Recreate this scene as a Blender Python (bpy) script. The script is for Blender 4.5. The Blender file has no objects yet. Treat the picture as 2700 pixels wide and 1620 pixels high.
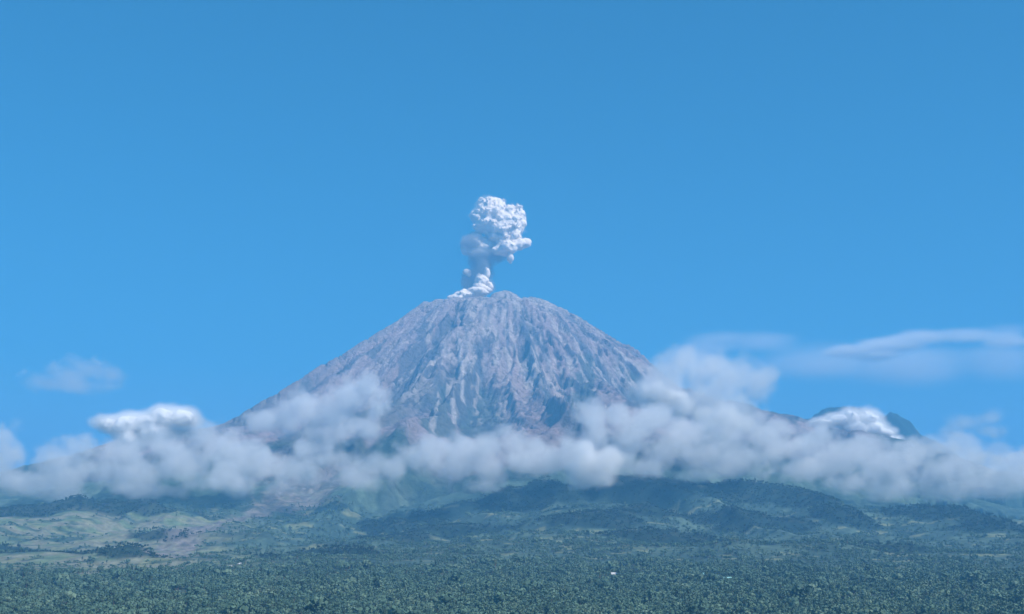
import bpy, math, random
import numpy as np
from mathutils import Vector, Matrix

random.seed(7)
rng = np.random.default_rng(11)
C = bpy.context.scene.collection
SC = bpy.context.scene
rad = math.radians

# ------------------------------------------------------------------ camera
CAMZ = 650.0                     # the viewpoint, metres above the sea
PITCH = rad(13.2)
cam_d = bpy.data.cameras.new('camera')
cam = bpy.data.objects.new('camera', cam_d)
C.objects.link(cam)
cam.location = (0, 0, CAMZ)
cam.rotation_euler = (rad(90) + PITCH, 0, 0)
cam_d.sensor_width = 36.0
cam_d.lens = 36.0 * 3060.0 / 2700.0
cam_d.clip_start = 1.0
cam_d.clip_end = 400000.0
SC.camera = cam

# ------------------------------------------------------------------ sky and sun
SUN_EL, SUN_AZ = rad(43), rad(133)        # azimuth clockwise from +Y (the view direction)
w = bpy.data.worlds.new('World')
SC.world = w
w.use_nodes = True
nt = w.node_tree
nt.nodes.clear()
sky = nt.nodes.new('ShaderNodeTexSky')
sky.sky_type = 'NISHITA'
sky.sun_disc = False
sky.sun_elevation = SUN_EL
sky.sun_rotation = SUN_AZ
sky.altitude = 1200
sky.air_density = 1.25
sky.dust_density = 0.5
sky.ozone_density = 2.2
hs = nt.nodes.new('ShaderNodeHueSaturation')
hs.inputs['Hue'].default_value = 0.487
hs.inputs['Saturation'].default_value = 1.9
hs.inputs['Value'].default_value = 1.0
bg = nt.nodes.new('ShaderNodeBackground')
bg.inputs['Strength'].default_value = 0.06
wo = nt.nodes.new('ShaderNodeOutputWorld')
nt.links.new(sky.outputs[0], hs.inputs['Color'])
nt.links.new(hs.outputs[0], bg.inputs['Color'])
nt.links.new(bg.outputs[0], wo.inputs['Surface'])

sun_d = bpy.data.lights.new('sun', 'SUN')
sun_d.energy = 5.0
sun_d.angle = rad(0.5)
sun_d.color = (1.0, 0.915, 0.81)
sun = bpy.data.objects.new('sun', sun_d)
C.objects.link(sun)
sv = Vector((math.sin(SUN_AZ) * math.cos(SUN_EL), math.cos(SUN_AZ) * math.cos(SUN_EL), math.sin(SUN_EL)))
sun.rotation_euler = sv.to_track_quat('Z', 'Y').to_euler()
sun.location = (3000, -3000, 6000)

vs = SC.view_settings
vs.view_transform = 'Standard'
vs.look = 'None'
vs.exposure = 0.67
vs.gamma = 1.0
vs.use_curve_mapping = False
cy = SC.cycles
cy.max_bounces = 10
cy.diffuse_bounces = 2
cy.glossy_bounces = 1
cy.transmission_bounces = 2
cy.volume_bounces = 6
cy.transparent_max_bounces = 48
cy.volume_step_rate = 2.0
cy.volume_max_steps = 512
cy.use_denoising = True
cy.sample_clamp_indirect = 6.0

# ------------------------------------------------------------------ helpers
def ray(px, py):
    """Direction of a point of the photograph (2700 x 1620), scaled so that its y is 1."""
    cx, cz = (px - 1350) / 3060.0, (810 - py) / 3060.0
    y = math.cos(PITCH) - cz * math.sin(PITCH)
    z = math.sin(PITCH) + cz * math.cos(PITCH)
    return cx / y, z / y

def at(px, py, d):
    a, b = ray(px, py)
    return (a * d, d, CAMZ + b * d)

def tag(o, label=None, cat=None, group=None, kind=None):
    for k, v in (('label', label), ('category', cat), ('group', group), ('kind', kind)):
        if v:
            o[k] = v
    return o

def material(name):
    m = bpy.data.materials.new(name)
    m.use_nodes = True
    m.node_tree.nodes.clear()
    return m

def smooth(e0, e1, x):
    t = np.clip((x - e0) / (e1 - e0), 0, 1)
    return t * t * (3 - 2 * t)

_tab = rng.random((256, 256)).astype(np.float32)
def vnoise(x, y):
    xi = np.floor(x).astype(np.int64); yi = np.floor(y).astype(np.int64)
    fx = x - xi; fy = y - yi
    fx = fx * fx * fx * (fx * (fx * 6 - 15) + 10); fy = fy * fy * fy * (fy * (fy * 6 - 15) + 10)
    a = _tab[xi & 255, yi & 255]; b = _tab[(xi + 1) & 255, yi & 255]
    c = _tab[xi & 255, (yi + 1) & 255]; d = _tab[(xi + 1) & 255, (yi + 1) & 255]
    return (a * (1 - fx) + b * fx) * (1 - fy) + (c * (1 - fx) + d * fx) * fy

def fbm(x, y, oct=5, gain=0.5, seed=0.0):
    s, a, t = 0, 1.0, 0
    for k in range(oct):
        s = s + a * vnoise(x * 2 ** k + seed + 17.3 * k, y * 2 ** k + seed * 1.7 + 9.1 * k)
        t += a
        a *= gain
    return s / t                                   # 0..1

def ridged(x, y, oct=5, gain=0.5, seed=0.0):
    s, a, t = 0, 1.0, 0
    for k in range(oct):
        n = 1 - np.abs(2 * vnoise(x * 2 ** k + seed + 31.7 * k, y * 2 ** k + seed * 1.3 + 5.9 * k) - 1)
        s = s + a * n * n
        t += a
        a *= gain
    return s / t

# ------------------------------------------------------------------ height of the land
VX, VY = -90.0, 12000.0             # the volcano's axis
FIX_L = np.array([-3.8, -5.8, -87.2, -84.5, -54.6, -32.9, -25.8, -32.6, -42.2, -47.8, -59.5, -67.5, -75.0, -87.1, -89.4]) * 3.92
FIX_R = np.array([-4.1, -9.4, -14.0, -24.8, -15.6, -19.6, -23.6, -27.6, -31.7, -35.5, -85.6]) * 3.92
def prof(pts, tail):
    r, z = [], []
    for px, py in pts:
        x, y, zz = at(px, py, VY)
        r.append(abs(x - VX)); z.append(zz)
    order = np.argsort(r)
    r = list(np.array(r)[order]); z = list(np.array(z)[order])
    for a, b in tail:
        r.append(a); z.append(b)
    return np.array(r), np.array(z)

TAIL = [(4000, 1640), (5000, 1290), (6000, 1030), (7000, 865), (8000, 740), (9000, 640), (10000, 582), (11000, 545), (12500, 510), (16000, 430), (24000, 250), (40000, 60), (90000, 10)]
LEFT = prof([(1322, 768), (1296, 775), (1250, 788), (1200, 790), (1160, 791), (1135, 795), (1092, 813), (1037, 851), (983, 884), (928, 917), (873, 950), (808, 988), (764, 1015), (699, 1053), (590, 1114)], TAIL)
RIGHT = prof([(1329, 765), (1345, 765), (1364, 770), (1387, 783), (1430, 788), (1485, 813), (1529, 835), (1583, 868), (1638, 901), (1703, 940), (1830, 1020)], TAIL)

# metres added at each knot so that the worn cone keeps its outline
LEFT[1][:15] += FIX_L
RIGHT[1][:11] += FIX_R

def base_height(x, y):
    dx, dy = x - VX, y - VY
    r = np.hypot(dx, dy) + 1e-6
    c = dx / r
    wl = smooth(-0.9, 0.9, -c)
    # the summit is a short ridge seen from the front, not a point
    return np.interp(r, *LEFT) * wl + np.interp(r, *RIGHT) * (1 - wl)

HILLS = []                                  # (x, y, radius x, radius y, height)
def hill(px, d, wpx, ry, h, turn=0.0):
    a, b = ray(px, 1400)
    HILLS.append((a * d, d, wpx / 3060.0 * d, ry, h * 0.75, turn))
hill(1560, 5200, 150, 190, 62)
hill(1760, 5500, 190, 190, 92)
hill(1740, 4600, 190, 130, 42)
hill(2010, 5300, 160, 190, 62)
hill(2215, 5500, 95, 260, 125)
hill(2120, 6000, 95, 300, 170)
hill(1950, 6200, 120, 300, 130)
hill(2480, 5700, 210, 300, 100)
hill(2650, 5200, 160, 260, 62)
hill(1700, 6300, 170, 300, 120)
hill(1380, 6300, 150, 300, 90)
hill(1080, 6000, 130, 350, 70)
hill(1040, 5000, 110, 140, 45)
hill(1210, 5200, 110, 140, 38)
hill(340, 3950, 75, 100, 40)
hill(180, 4200, 260, 70, 20)
hill(440, 5000, 110, 120, 38)
hill(60, 6000, 190, 260, 66)
hill(310, 6100, 190, 260, 62)
hill(1960, 4300, 150, 120, 28)
hill(2300, 4200, 170, 130, 28)
hill(900, 4000, 140, 120, 22)

def height(x, y, erosion=None):
    h = base_height(x, y)
    dx, dy = x - VX, y - VY
    r = np.hypot(dx, dy) + 1e-6
    th = np.arctan2(dx, -dy)                        # 0 faces the camera
    th = th + 0.085 * (fbm(x / 650, y / 650, 4, seed=3) - 0.5) * 2 * smooth(200, 900, r)
    up = smooth(250, 1500, r) * (1 - smooth(4500, 9000, r))
    # ribs and ravines that run down from the top and fork on the way
    lr = np.log(r + 200)
    g = ridged(th * 4.2 + 4, lr * 0.6, 2, seed=5) * 0.62 + ridged(th * 11 + 9, lr * 1.0, 3, 0.6, seed=8) * 0.38
    amp = 30 + 150 * smooth(300, 2600, r)
    h = h + (g - 0.55) * amp * 2.4 * up
    rough = smooth(0, 900, r) * (1 - smooth(3000, 5500, r))
    side = smooth(-0.35, 0.5, th)                    # broken lava blocks on the right flank, smooth ash on the left
    h = h + (ridged(th * 9 + 3, r / 520, 4, 0.62, seed=21) - 0.5) * (12 + 52 * side) * rough
    h = h + (fbm(th * 34 + 50, r / 110, 2, 0.6, seed=23) - 0.5) * (8 + 22 * side) * (1 - smooth(2600, 4200, r))
    # foothills and plain
    low = smooth(4200, 6000, r)
    fade = np.exp(-np.maximum(0, y - 9000) / 4000.0)
    h = h + low * ((ridged(x / 1400, y / 900, 4, 0.5, seed=40) - 0.45) * 70 + (fbm(x / 260, y / 200, 4, seed=44) - 0.5) * 40) * (1 - 0.75 * smooth(7600, 9300, r))
    for hx, hy, rx, ry, hh, _ in HILLS:
        q = ((x - hx) / rx) ** 2 + ((y - hy) / ry) ** 2
        bump = np.exp(-q * 1.1) * (0.8 + 0.4 * fbm(x / 120 + hx, y / 120, 3, seed=50))
        h = h + hh * bump
    return h

def erode(H, cell, n, steps, seed):
    """Many raindrops at once, running downhill, cutting and dropping sediment."""
    g = np.random.default_rng(seed)
    hgt = H.copy().ravel() / cell
    ny, nx = H.shape
    flow = np.zeros_like(hgt)
    for batch in range(n):
        m = 16000
        px = g.uniform(2, nx - 4, m); py = g.uniform(2, ny - 4, m)
        vx = np.zeros(m); vy = np.zeros(m); sp = np.ones(m); wat = np.ones(m); sed = np.zeros(m)
        for s in range(steps):
            ix = px.astype(int); iy = py.astype(int)
            fx = px - ix; fy = py - iy
            i = iy * nx + ix
            a, b, c, d = hgt[i], hgt[i + 1], hgt[i + nx], hgt[i + nx + 1]
            gx = (b - a) * (1 - fy) + (d - c) * fy
            gy = (c - a) * (1 - fx) + (d - b) * fx
            h0 = a * (1 - fx) * (1 - fy) + b * fx * (1 - fy) + c * (1 - fx) * fy + d * fx * fy
            vx = vx * 0.25 - gx * 0.75; vy = vy * 0.25 - gy * 0.75
            L = np.hypot(vx, vy) + 1e-6
            vx /= L; vy /= L
            qx = np.clip(px + vx, 1, nx - 3); qy = np.clip(py + vy, 1, ny - 3)
            jx = qx.astype(int); jy = qy.astype(int)
            ux = qx - jx; uy = qy - jy
            j = jy * nx + jx
            h1 = hgt[j] * (1 - ux) * (1 - uy) + hgt[j + 1] * ux * (1 - uy) + hgt[j + nx] * (1 - ux) * uy + hgt[j + nx + 1] * ux * uy
            dh = h1 - h0
            cap = np.maximum(-dh, 0.01) * sp * wat * 3.0
            put = np.where(dh > 0, np.minimum(dh, sed), np.maximum(sed - cap, 0) * 0.25)
            cut = np.where((dh <= 0) & (sed < cap), np.minimum((cap - sed) * 0.22, -dh * 0.6), 0)
            ch = put - cut
            np.add.at(hgt, i, ch * (1 - fx) * (1 - fy)); np.add.at(hgt, i + 1, ch * fx * (1 - fy))
            np.add.at(hgt, i + nx, ch * (1 - fx) * fy); np.add.at(hgt, i + nx + 1, ch * fx * fy)
            np.add.at(flow, i, wat)
            sed = sed - ch
            sp = np.sqrt(np.maximum(sp * sp - dh * 1.2, 0.05)).clip(0, 5)
            wat *= 0.985
            px, py = qx, qy
    return hgt.reshape(ny, nx) * cell, flow.reshape(ny, nx)

CELL = 13.0
fx_ = np.arange(-4700, 4700 + 1, CELL)
fy_ = np.arange(6600, 14200 + 1, CELL)
def grow(start, step, stop, ratio):
    v, s = [], step
    p = start
    while abs(p) < stop:
        s *= ratio
        p += s if start > 0 else -s
        v.append(p)
    return v
xs = np.array(sorted(grow(fx_[0], CELL, 42000, 1.09)) + list(fx_) + grow(fx_[-1], CELL, 42000, 1.09))
near = list(np.arange(1200, 6600, 20.0))
back = []
p, s = -9000.0, 900.0
while p < 1200:
    back.append(p); s *= 0.9 if s > 40 else 1; p += s
back = [v for v in back if v < 1180]
ys = np.array(back + near + list(fy_) + grow(fy_[-1], CELL, 50000, 1.09))
X, Y = np.meshgrid(xs, ys)
Hh = height(X, Y)
def outline(Z, columns):
    # highest visible point of the land in each column of the photograph
    m = (Y > 8000) & (Y < 14000) & (np.abs(X) < 5000)
    x, y, z = X[m], Y[m], Z[m] - CAMZ
    dep = y * math.cos(PITCH) + z * math.sin(PITCH)
    px = 1350 + 3060 * x / dep
    py = 810 - 3060 * (z * math.cos(PITCH) - y * math.sin(PITCH)) / dep
    return np.array([py[np.abs(px - c) < 4].min() for c in columns])
ix0, iy0 = int(np.searchsorted(xs, fx_[0])), int(np.searchsorted(ys, fy_[0]))
sub = (slice(iy0, iy0 + len(fy_)), slice(ix0, ix0 + len(fx_)))
XX, YY = X[sub], Y[sub]
H0 = Hh[sub].copy()
def ground_at(x, y):
    # bilinear height of the terrain
    i = np.clip(np.searchsorted(xs, x) - 1, 0, len(xs) - 2); j = np.clip(np.searchsorted(ys, y) - 1, 0, len(ys) - 2)
    u = (x - xs[i]) / (xs[i + 1] - xs[i]); v = (y - ys[j]) / (ys[j + 1] - ys[j])
    return (Hh[j, i] * (1 - u) + Hh[j, i + 1] * u) * (1 - v) + (Hh[j + 1, i] * (1 - u) + Hh[j + 1, i + 1] * u) * v
def hit(px, py, d0=2200.0):
    # the point of the land that lies behind this point of the photograph
    a, b = ray(px * 2700 / 2473.0, py * 2700 / 2473.0)
    d = np.arange(d0, 14000, 8.0)
    under = CAMZ + b * d < ground_at(a * d, d)
    k = int(np.argmax(under)) if under.any() else len(d) - 1
    return a * d[k], d[k]
def near_line(gx, gy, pts):
    # distance to a line over the land, and how far along it (0..1)
    best = np.full(gx.shape, 9e9); along = np.zeros(gx.shape)
    n = len(pts) - 1
    for k in range(n):
        (ax, ay), (bx, by) = pts[k], pts[k + 1]
        t = np.clip(((gx - ax) * (bx - ax) + (gy - ay) * (by - ay)) / ((bx - ax) ** 2 + (by - ay) ** 2 + 1e-6), 0, 1)
        d = np.hypot(gx - ax - t * (bx - ax), gy - ay - t * (by - ay))
        m = d < best
        best = np.where(m, d, best); along = np.where(m, (k + t) / n, along)
    return best, along
# main ravines (cut) and lava ribs (built up): line, width in metres at both ends, metres, cover
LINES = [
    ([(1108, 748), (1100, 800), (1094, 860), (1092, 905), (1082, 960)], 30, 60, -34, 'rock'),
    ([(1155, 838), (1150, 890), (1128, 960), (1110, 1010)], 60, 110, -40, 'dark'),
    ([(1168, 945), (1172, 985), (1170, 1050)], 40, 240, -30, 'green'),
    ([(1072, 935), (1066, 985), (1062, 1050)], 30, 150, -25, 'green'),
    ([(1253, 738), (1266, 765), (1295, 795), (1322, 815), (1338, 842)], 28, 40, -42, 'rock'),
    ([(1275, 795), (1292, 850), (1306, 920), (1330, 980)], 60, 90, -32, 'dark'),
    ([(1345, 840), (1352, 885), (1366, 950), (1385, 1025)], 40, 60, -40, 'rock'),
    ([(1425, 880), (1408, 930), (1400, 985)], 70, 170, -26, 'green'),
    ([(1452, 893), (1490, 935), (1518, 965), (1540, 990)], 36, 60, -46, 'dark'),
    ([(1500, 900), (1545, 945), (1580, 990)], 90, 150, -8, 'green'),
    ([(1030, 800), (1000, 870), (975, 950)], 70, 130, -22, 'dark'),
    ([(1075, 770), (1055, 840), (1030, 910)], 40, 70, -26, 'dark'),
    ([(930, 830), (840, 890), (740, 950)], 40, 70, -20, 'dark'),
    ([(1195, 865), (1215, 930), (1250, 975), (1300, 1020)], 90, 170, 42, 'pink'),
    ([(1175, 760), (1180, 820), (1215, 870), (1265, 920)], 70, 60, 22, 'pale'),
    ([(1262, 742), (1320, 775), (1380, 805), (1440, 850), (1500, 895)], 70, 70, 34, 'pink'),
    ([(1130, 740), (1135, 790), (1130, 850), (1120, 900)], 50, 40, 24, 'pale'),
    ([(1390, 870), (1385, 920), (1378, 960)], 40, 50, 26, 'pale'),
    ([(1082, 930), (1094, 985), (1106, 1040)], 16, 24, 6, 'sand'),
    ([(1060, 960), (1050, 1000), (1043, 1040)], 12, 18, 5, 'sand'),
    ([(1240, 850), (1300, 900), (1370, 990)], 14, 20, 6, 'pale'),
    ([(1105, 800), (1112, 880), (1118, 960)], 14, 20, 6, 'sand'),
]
wob = fbm(XX / 130, YY / 130, 3, seed=130) - 0.5
wob2 = fbm(XX / 45, YY / 45, 2, seed=133) - 0.5
LMASK = []
for pts, w0, w1, mh_, kind_ in LINES:
    wp = [hit(a, b, 8000) for a, b in pts]
    ds, al = near_line(XX, YY, wp)
    wd = w0 + (w1 - w0) * al
    k_w = 0.25 if kind_ == 'sand' else 1.0
    q = (ds + (wob * 150 + wob2 * 60) * k_w) / wd
    LMASK.append((kind_, 1 - smooth(0.75, 1.15, q)))
    H0 = H0 + 1.5 * mh_ * (1 - smooth(0.0, 1.5, np.abs(q)))
H1, FL = erode(H0, CELL, 26, 90, 5)
RR = np.hypot(XX - VX, YY - VY)
edge = np.minimum(np.minimum(XX - fx_[0], fx_[-1] - XX), np.minimum(YY - fy_[0], fy_[-1] - YY))
mk = smooth(0, 500, edge)
def blur(a, n):
    for _ in range(n):
        a = (a + np.roll(a, 1, 0) + np.roll(a, -1, 0)) / 3
        a = (a + np.roll(a, 1, 1) + np.roll(a, -1, 1)) / 3
    return a
delta = np.clip(H1 - H0, -70, 30)
delta = 0.6 * delta + 0.4 * blur(delta, 1)
keep = smooth(150, 800, RR)
Hh[sub] = H0 + delta * mk * (0.35 + 0.65 * keep)
ER = np.zeros_like(Hh); ER[sub] = delta * mk
FLW = np.zeros_like(Hh); FLW[sub] = np.log1p(blur(FL, 1)) * mk

# ------------------------------------------------------------------ what covers the land (colours of the cover itself)
R = np.hypot(X - VX, Y - VY)
TH = np.arctan2(X - VX, -(Y - VY))
def mix(a, b, t):
    return a * (1 - t[..., None]) + np.array(b) * t[..., None]
n1 = fbm(X / 700, Y / 700, 5, seed=61); n2 = fbm(X / 170, Y / 120, 4, seed=63); n3 = fbm(X / 45, Y / 30, 3, seed=66)
polar = fbm(TH * 26, R / 1500, 4, 0.6, seed=71)
col = np.zeros(X.shape + (3,)) + np.array((0.052, 0.092, 0.08))             # forest
col = mix(col, (0.085, 0.135, 0.105), smooth(0.5, 0.62, n2))
col = mix(col, (0.045, 0.08, 0.06), smooth(0.55, 0.7, n1) * 0.8)
# bare fields in the left plain
a_ = X / np.maximum(Y, 1)
fld = (1 - smooth(-0.30, -0.19, a_ + 0.08 * (n1 - 0.5))) * smooth(3050, 3300, Y) * (1 - smooth(5700, 6500, Y)) * smooth(0.33, 0.47, fbm(X / 330, Y / 90, 4, seed=80))
col = mix(col, (0.24, 0.235, 0.17), fld * 0.8)
col = mix(col, (0.11, 0.17, 0.09), fld * smooth(0.5, 0.62, fbm(X / 110, Y / 60, 3, seed=83)) * 0.8)
rows_ = smooth(0.58, 0.64, fbm(X / 200, Y / 26, 3, seed=84))
col = mix(col, (0.045, 0.08, 0.055), fld * rows_ * 0.85)
fld = fld * (1 - rows_ * 0.8)
# small clearings elsewhere
clr = smooth(0.66, 0.72, fbm(X / 90, Y / 45, 3, seed=86)) * (Y > 2300) * (Y < 6500)
col = mix(col, (0.22, 0.24, 0.13), clr * 0.7)
# wooded hills, the shade of the clouds painted into their colour
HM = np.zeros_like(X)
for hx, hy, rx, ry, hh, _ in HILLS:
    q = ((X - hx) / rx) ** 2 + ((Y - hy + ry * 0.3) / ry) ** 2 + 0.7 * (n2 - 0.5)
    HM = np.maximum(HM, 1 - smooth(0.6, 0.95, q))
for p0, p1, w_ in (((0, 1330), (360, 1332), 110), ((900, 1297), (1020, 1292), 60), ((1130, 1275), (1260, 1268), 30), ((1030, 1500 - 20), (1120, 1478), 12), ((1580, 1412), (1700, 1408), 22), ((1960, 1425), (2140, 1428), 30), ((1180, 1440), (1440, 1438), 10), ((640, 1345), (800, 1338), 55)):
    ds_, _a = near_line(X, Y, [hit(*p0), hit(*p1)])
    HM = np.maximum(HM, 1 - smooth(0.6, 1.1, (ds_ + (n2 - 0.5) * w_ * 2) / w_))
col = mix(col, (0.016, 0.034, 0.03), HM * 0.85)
# mud flow valley, lower left of the cone
def seg_mask(pts, wid):
    best = np.full(X.shape, 9e9)
    for (ax, ay), (bx, by) in zip(pts, pts[1:]):
        t = np.clip(((X - ax) * (bx - ax) + (Y - ay) * (by - ay)) / ((bx - ax) ** 2 + (by - ay) ** 2), 0, 1)
        best = np.minimum(best, np.hypot(X - ax - t * (bx - ax), Y - ay - t * (by - ay)))
    return 1 - smooth(wid * 0.55, wid, best + wid * 1.1 * (n2 - 0.5) + wid * 0.5 * (n3 - 0.5))
lah = seg_mask([hit(*p) for p in ((790, 1150), (720, 1195), (640, 1225), (560, 1255), (490, 1268), (435, 1300), (405, 1340))], 95)
lah = np.maximum(lah, seg_mask([hit(*p) for p in ((800, 1170), (740, 1190), (690, 1215))], 260) * 0.9)
lahn = fbm(X / 35, Y / 60, 3, 0.6, seed=87)
col = mix(col, (0.24, 0.21, 0.20), lah * (0.45 + 0.5 * smooth(0.35, 0.6, lahn)))
col = mix(col, (0.09, 0.10, 0.10), lah * smooth(0.56, 0.64, lahn) * 0.8)
Hh = Hh + lah * ((ridged(X / 70, Y / 90, 3, 0.6, seed=90) - 0.5) * 16 - 8)
# the cone
bare = 1 - smooth(3900, 4900, R + 1500 * (n1 - 0.5) + 900 * (polar - 0.5))
ash = np.zeros_like(col) + np.array((0.32, 0.262, 0.268))
ash = mix(ash, (0.15, 0.15, 0.185), smooth(0.42, 0.62, polar))
right = smooth(-0.5, 0.3, TH)
ash = mix(ash, (0.42, 0.35, 0.32), smooth(0.47, 0.6, fbm(TH * 9, R / 900, 4, seed=75)) * (0.35 + 0.65 * right) * (1 - smooth(2600, 3600, R)))
ash = mix(ash, (0.36, 0.265, 0.26), smooth(0.48, 0.6, fbm(TH * 14 + 5, R / 2200, 3, seed=78)) * 0.7)
ash = mix(ash, (0.48, 0.43, 0.40), (1 - smooth(350, 1400, R + 900 * (n2 - 0.5))) * 0.75)
chan = smooth(np.percentile(FLW[sub], 84), np.percentile(FLW[sub], 98), FLW)
ash = mix(ash, (0.45, 0.43, 0.42), chan * smooth(900, 2600, R) * 0.55)             # pale sand in the beds
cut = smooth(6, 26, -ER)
ash = mix(ash, (0.095, 0.10, 0.115), cut * 0.75)                                        # darker where the ravines cut in
veg = smooth(0.52, 0.62, fbm(TH * 7 + 2, R / 1100, 4, seed=77)) * smooth(1500, 2800, R + 600 * (n1 - 0.5)) * (1 - chan)
ash = mix(ash, (0.085, 0.11, 0.095), veg * 0.55)
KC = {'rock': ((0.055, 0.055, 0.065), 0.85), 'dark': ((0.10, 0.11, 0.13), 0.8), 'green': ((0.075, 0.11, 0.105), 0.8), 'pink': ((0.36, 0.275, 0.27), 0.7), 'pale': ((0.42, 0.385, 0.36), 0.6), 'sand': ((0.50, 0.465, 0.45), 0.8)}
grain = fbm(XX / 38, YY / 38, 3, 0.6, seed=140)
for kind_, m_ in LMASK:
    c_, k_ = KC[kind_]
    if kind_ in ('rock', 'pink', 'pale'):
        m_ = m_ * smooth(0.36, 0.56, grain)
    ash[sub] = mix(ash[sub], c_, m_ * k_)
# dark boulders and broken blocks scattered over the right flank, bright ash between them
blk = np.zeros_like(X); blk[sub] = smooth(0.56, 0.66, fbm(TH[sub] * 26 + 40, RR / 150, 3, 0.6, seed=150)) * smooth(-0.9, 0.1, TH[sub]) 
ash = mix(ash, (0.07, 0.075, 0.095), blk * 0.8 * (1 - smooth(3000, 3600, R)))
brt = np.zeros_like(X); brt[sub] = smooth(0.60, 0.70, fbm(TH[sub] * 32 + 60, RR / 190, 3, 0.6, seed=155)) * smooth(-1.3, -0.2, TH[sub])
ash = mix(ash, (0.52, 0.46, 0.43), brt * 0.75 * (1 - smooth(2200, 3200, R)))
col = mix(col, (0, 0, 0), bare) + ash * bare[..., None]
col *= (0.86 + 0.28 * n3)[..., None]
col = np.clip(col, 0.01, 0.8)

def ground_material(name, scale_bump):
    m = material(name)
    n, l = m.node_tree.nodes, m.node_tree.links
    out = n.new('ShaderNodeOutputMaterial'); b = n.new('ShaderNodeBsdfPrincipled')
    at_ = n.new('ShaderNodeAttribute'); at_.attribute_name = 'cover'
    b.inputs['Roughness'].default_value = 0.95
    b.inputs['Specular IOR Level'].default_value = 0.1
    geo = n.new('ShaderNodeNewGeometry')
    noi = n.new('ShaderNodeTexNoise'); noi.inputs['Scale'].default_value = 1 / 35.0; noi.inputs['Detail'].default_value = 6; noi.inputs['Roughness'].default_value = 0.7
    l.new(geo.outputs['Position'], noi.inputs['Vector'])
    mr = n.new('ShaderNodeMapRange'); mr.inputs['From Min'].default_value = 0.3; mr.inputs['From Max'].default_value = 0.7
    mr.inputs['To Min'].default_value = 0.62; mr.inputs['To Max'].default_value = 1.38
    l.new(noi.outputs['Fac'], mr.inputs['Value'])
    mul = n.new('ShaderNodeVectorMath'); mul.operation = 'SCALE'
    l.new(at_.outputs['Color'], mul.inputs[0]); l.new(mr.outputs[0], mul.inputs['Scale'])
    l.new(mul.outputs[0], b.inputs['Base Color'])
    bp = n.new('ShaderNodeBump'); bp.inputs['Strength'].default_value = 0.8; bp.inputs['Distance'].default_value = scale_bump
    l.new(noi.outputs['Fac'], bp.inputs['Height']); l.new(bp.outputs[0], b.inputs['Normal'])
    l.new(b.outputs[0], out.inputs['Surface'])
    return m
M_VOL = ground_material('ash_and_lava', 55.0)
M_GND = ground_material('ground_cover', 6.0)

ny_, nx_ = X.shape
V = np.stack([X, Y, Hh], -1).reshape(-1, 3).astype(np.float32)
COL = np.concatenate([col, np.ones(col.shape[:2] + (1,))], -1).reshape(-1, 4).astype(np.float32)
jj, ii = np.meshgrid(np.arange(ny_ - 1), np.arange(nx_ - 1), indexing='ij')
q0 = (jj * nx_ + ii)
quads = np.stack([q0, q0 + 1, q0 + 1 + nx_, q0 + nx_], -1).reshape(-1, 4)
Rq = R[:-1, :-1].ravel()
def from_arrays(name, verts, faces, mat, cols=None, smooth_=True):
    used, inv = np.unique(faces.ravel(), return_inverse=True)
    me = bpy.data.meshes.new(name)
    k = faces.shape[1]
    me.vertices.add(len(used)); me.vertices.foreach_set('co', verts[used].astype(np.float32).ravel())
    me.loops.add(faces.size); me.loops.foreach_set('vertex_index', inv.astype(np.int32).ravel())
    me.polygons.add(len(faces)); me.polygons.foreach_set('loop_start', np.arange(0, faces.size, k, dtype=np.int32))
    me.polygons.foreach_set('use_smooth', np.full(len(faces), smooth_))
    if cols is not None:
        a = me.attributes.new('cover', 'FLOAT_COLOR', 'POINT')
        a.data.foreach_set('color', cols[used].astype(np.float32).ravel())
    me.materials.append(mat)
    me.update(calc_edges=True)
    o = bpy.data.objects.new(name, me)
    C.objects.link(o)
    return o
isv = (Rq < 5200)
volcano = from_arrays('volcano', V, quads[isv], M_VOL, COL)
tag(volcano, 'steep ash grey volcano cone with ravines, erupting from its summit', None, None, 'structure')
ground = from_arrays('ground', V, quads[~isv], M_GND, COL)
tag(ground, 'wooded foothills and pale fields below the clouds at the foot of the volcano', None, None, 'structure')

# ------------------------------------------------------------------ far mountain on the right, behind the cone
def far_mountain():
    d = 14000
    pts = [(1700, 1150), (1800, 1095), (1900, 1050), (1955, 1063), (2042, 1097), (2090, 1112), (2130, 1107), (2165, 1080), (2200, 1073), (2250, 1074), (2290, 1083), (2325, 1092), (2350, 1088), (2370, 1097), (2400, 1113), (2422, 1140), (2500, 1185), (2600, 1250)]
    sx = np.array([at(a, b, d)[0] for a, b in pts]); sz = np.array([at(a, b, d)[2] for a, b in pts])
    x = np.arange(sx[0], sx[-1], 22.0); t = np.arange(-1500, 1500.1, 30.0)
    gx, gt = np.meshgrid(x, t)
    crest = np.interp(gx, sx, sz) + (fbm(gx / 160, gt / 400, 4, seed=95) - 0.5) * 100 + (fbm(gx / 45, gt / 60, 3, seed=96) - 0.5) * 45
    z = crest - np.abs(gt) * 0.62 + (ridged(gx / 420, gt / 1100, 4, seed=97) - 0.5) * 190 * smooth(0, 500, np.abs(gt))
    f_ = (len(x))
    j2, i2 = np.meshgrid(np.arange(len(t) - 1), np.arange(len(x) - 1), indexing='ij')
    q = j2 * f_ + i2
    fc = np.stack([q, q + 1, q + 1 + f_, q + f_], -1).reshape(-1, 4)
    c = np.zeros(gx.shape + (4,)) + 1; c[..., :3] = (0.014, 0.032, 0.02)
    c[..., :3] *= (0.7 + 0.6 * fbm(gx / 120, gt / 90, 3, seed=99))[..., None]
    o = from_arrays('mountain', np.stack([gx, gt + d, z], -1).reshape(-1, 3), fc, M_GND, c.reshape(-1, 4))
    tag(o, 'dark green mountain ridge showing above the clouds right of the volcano', None, None, 'structure')
far_mountain()

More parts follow.
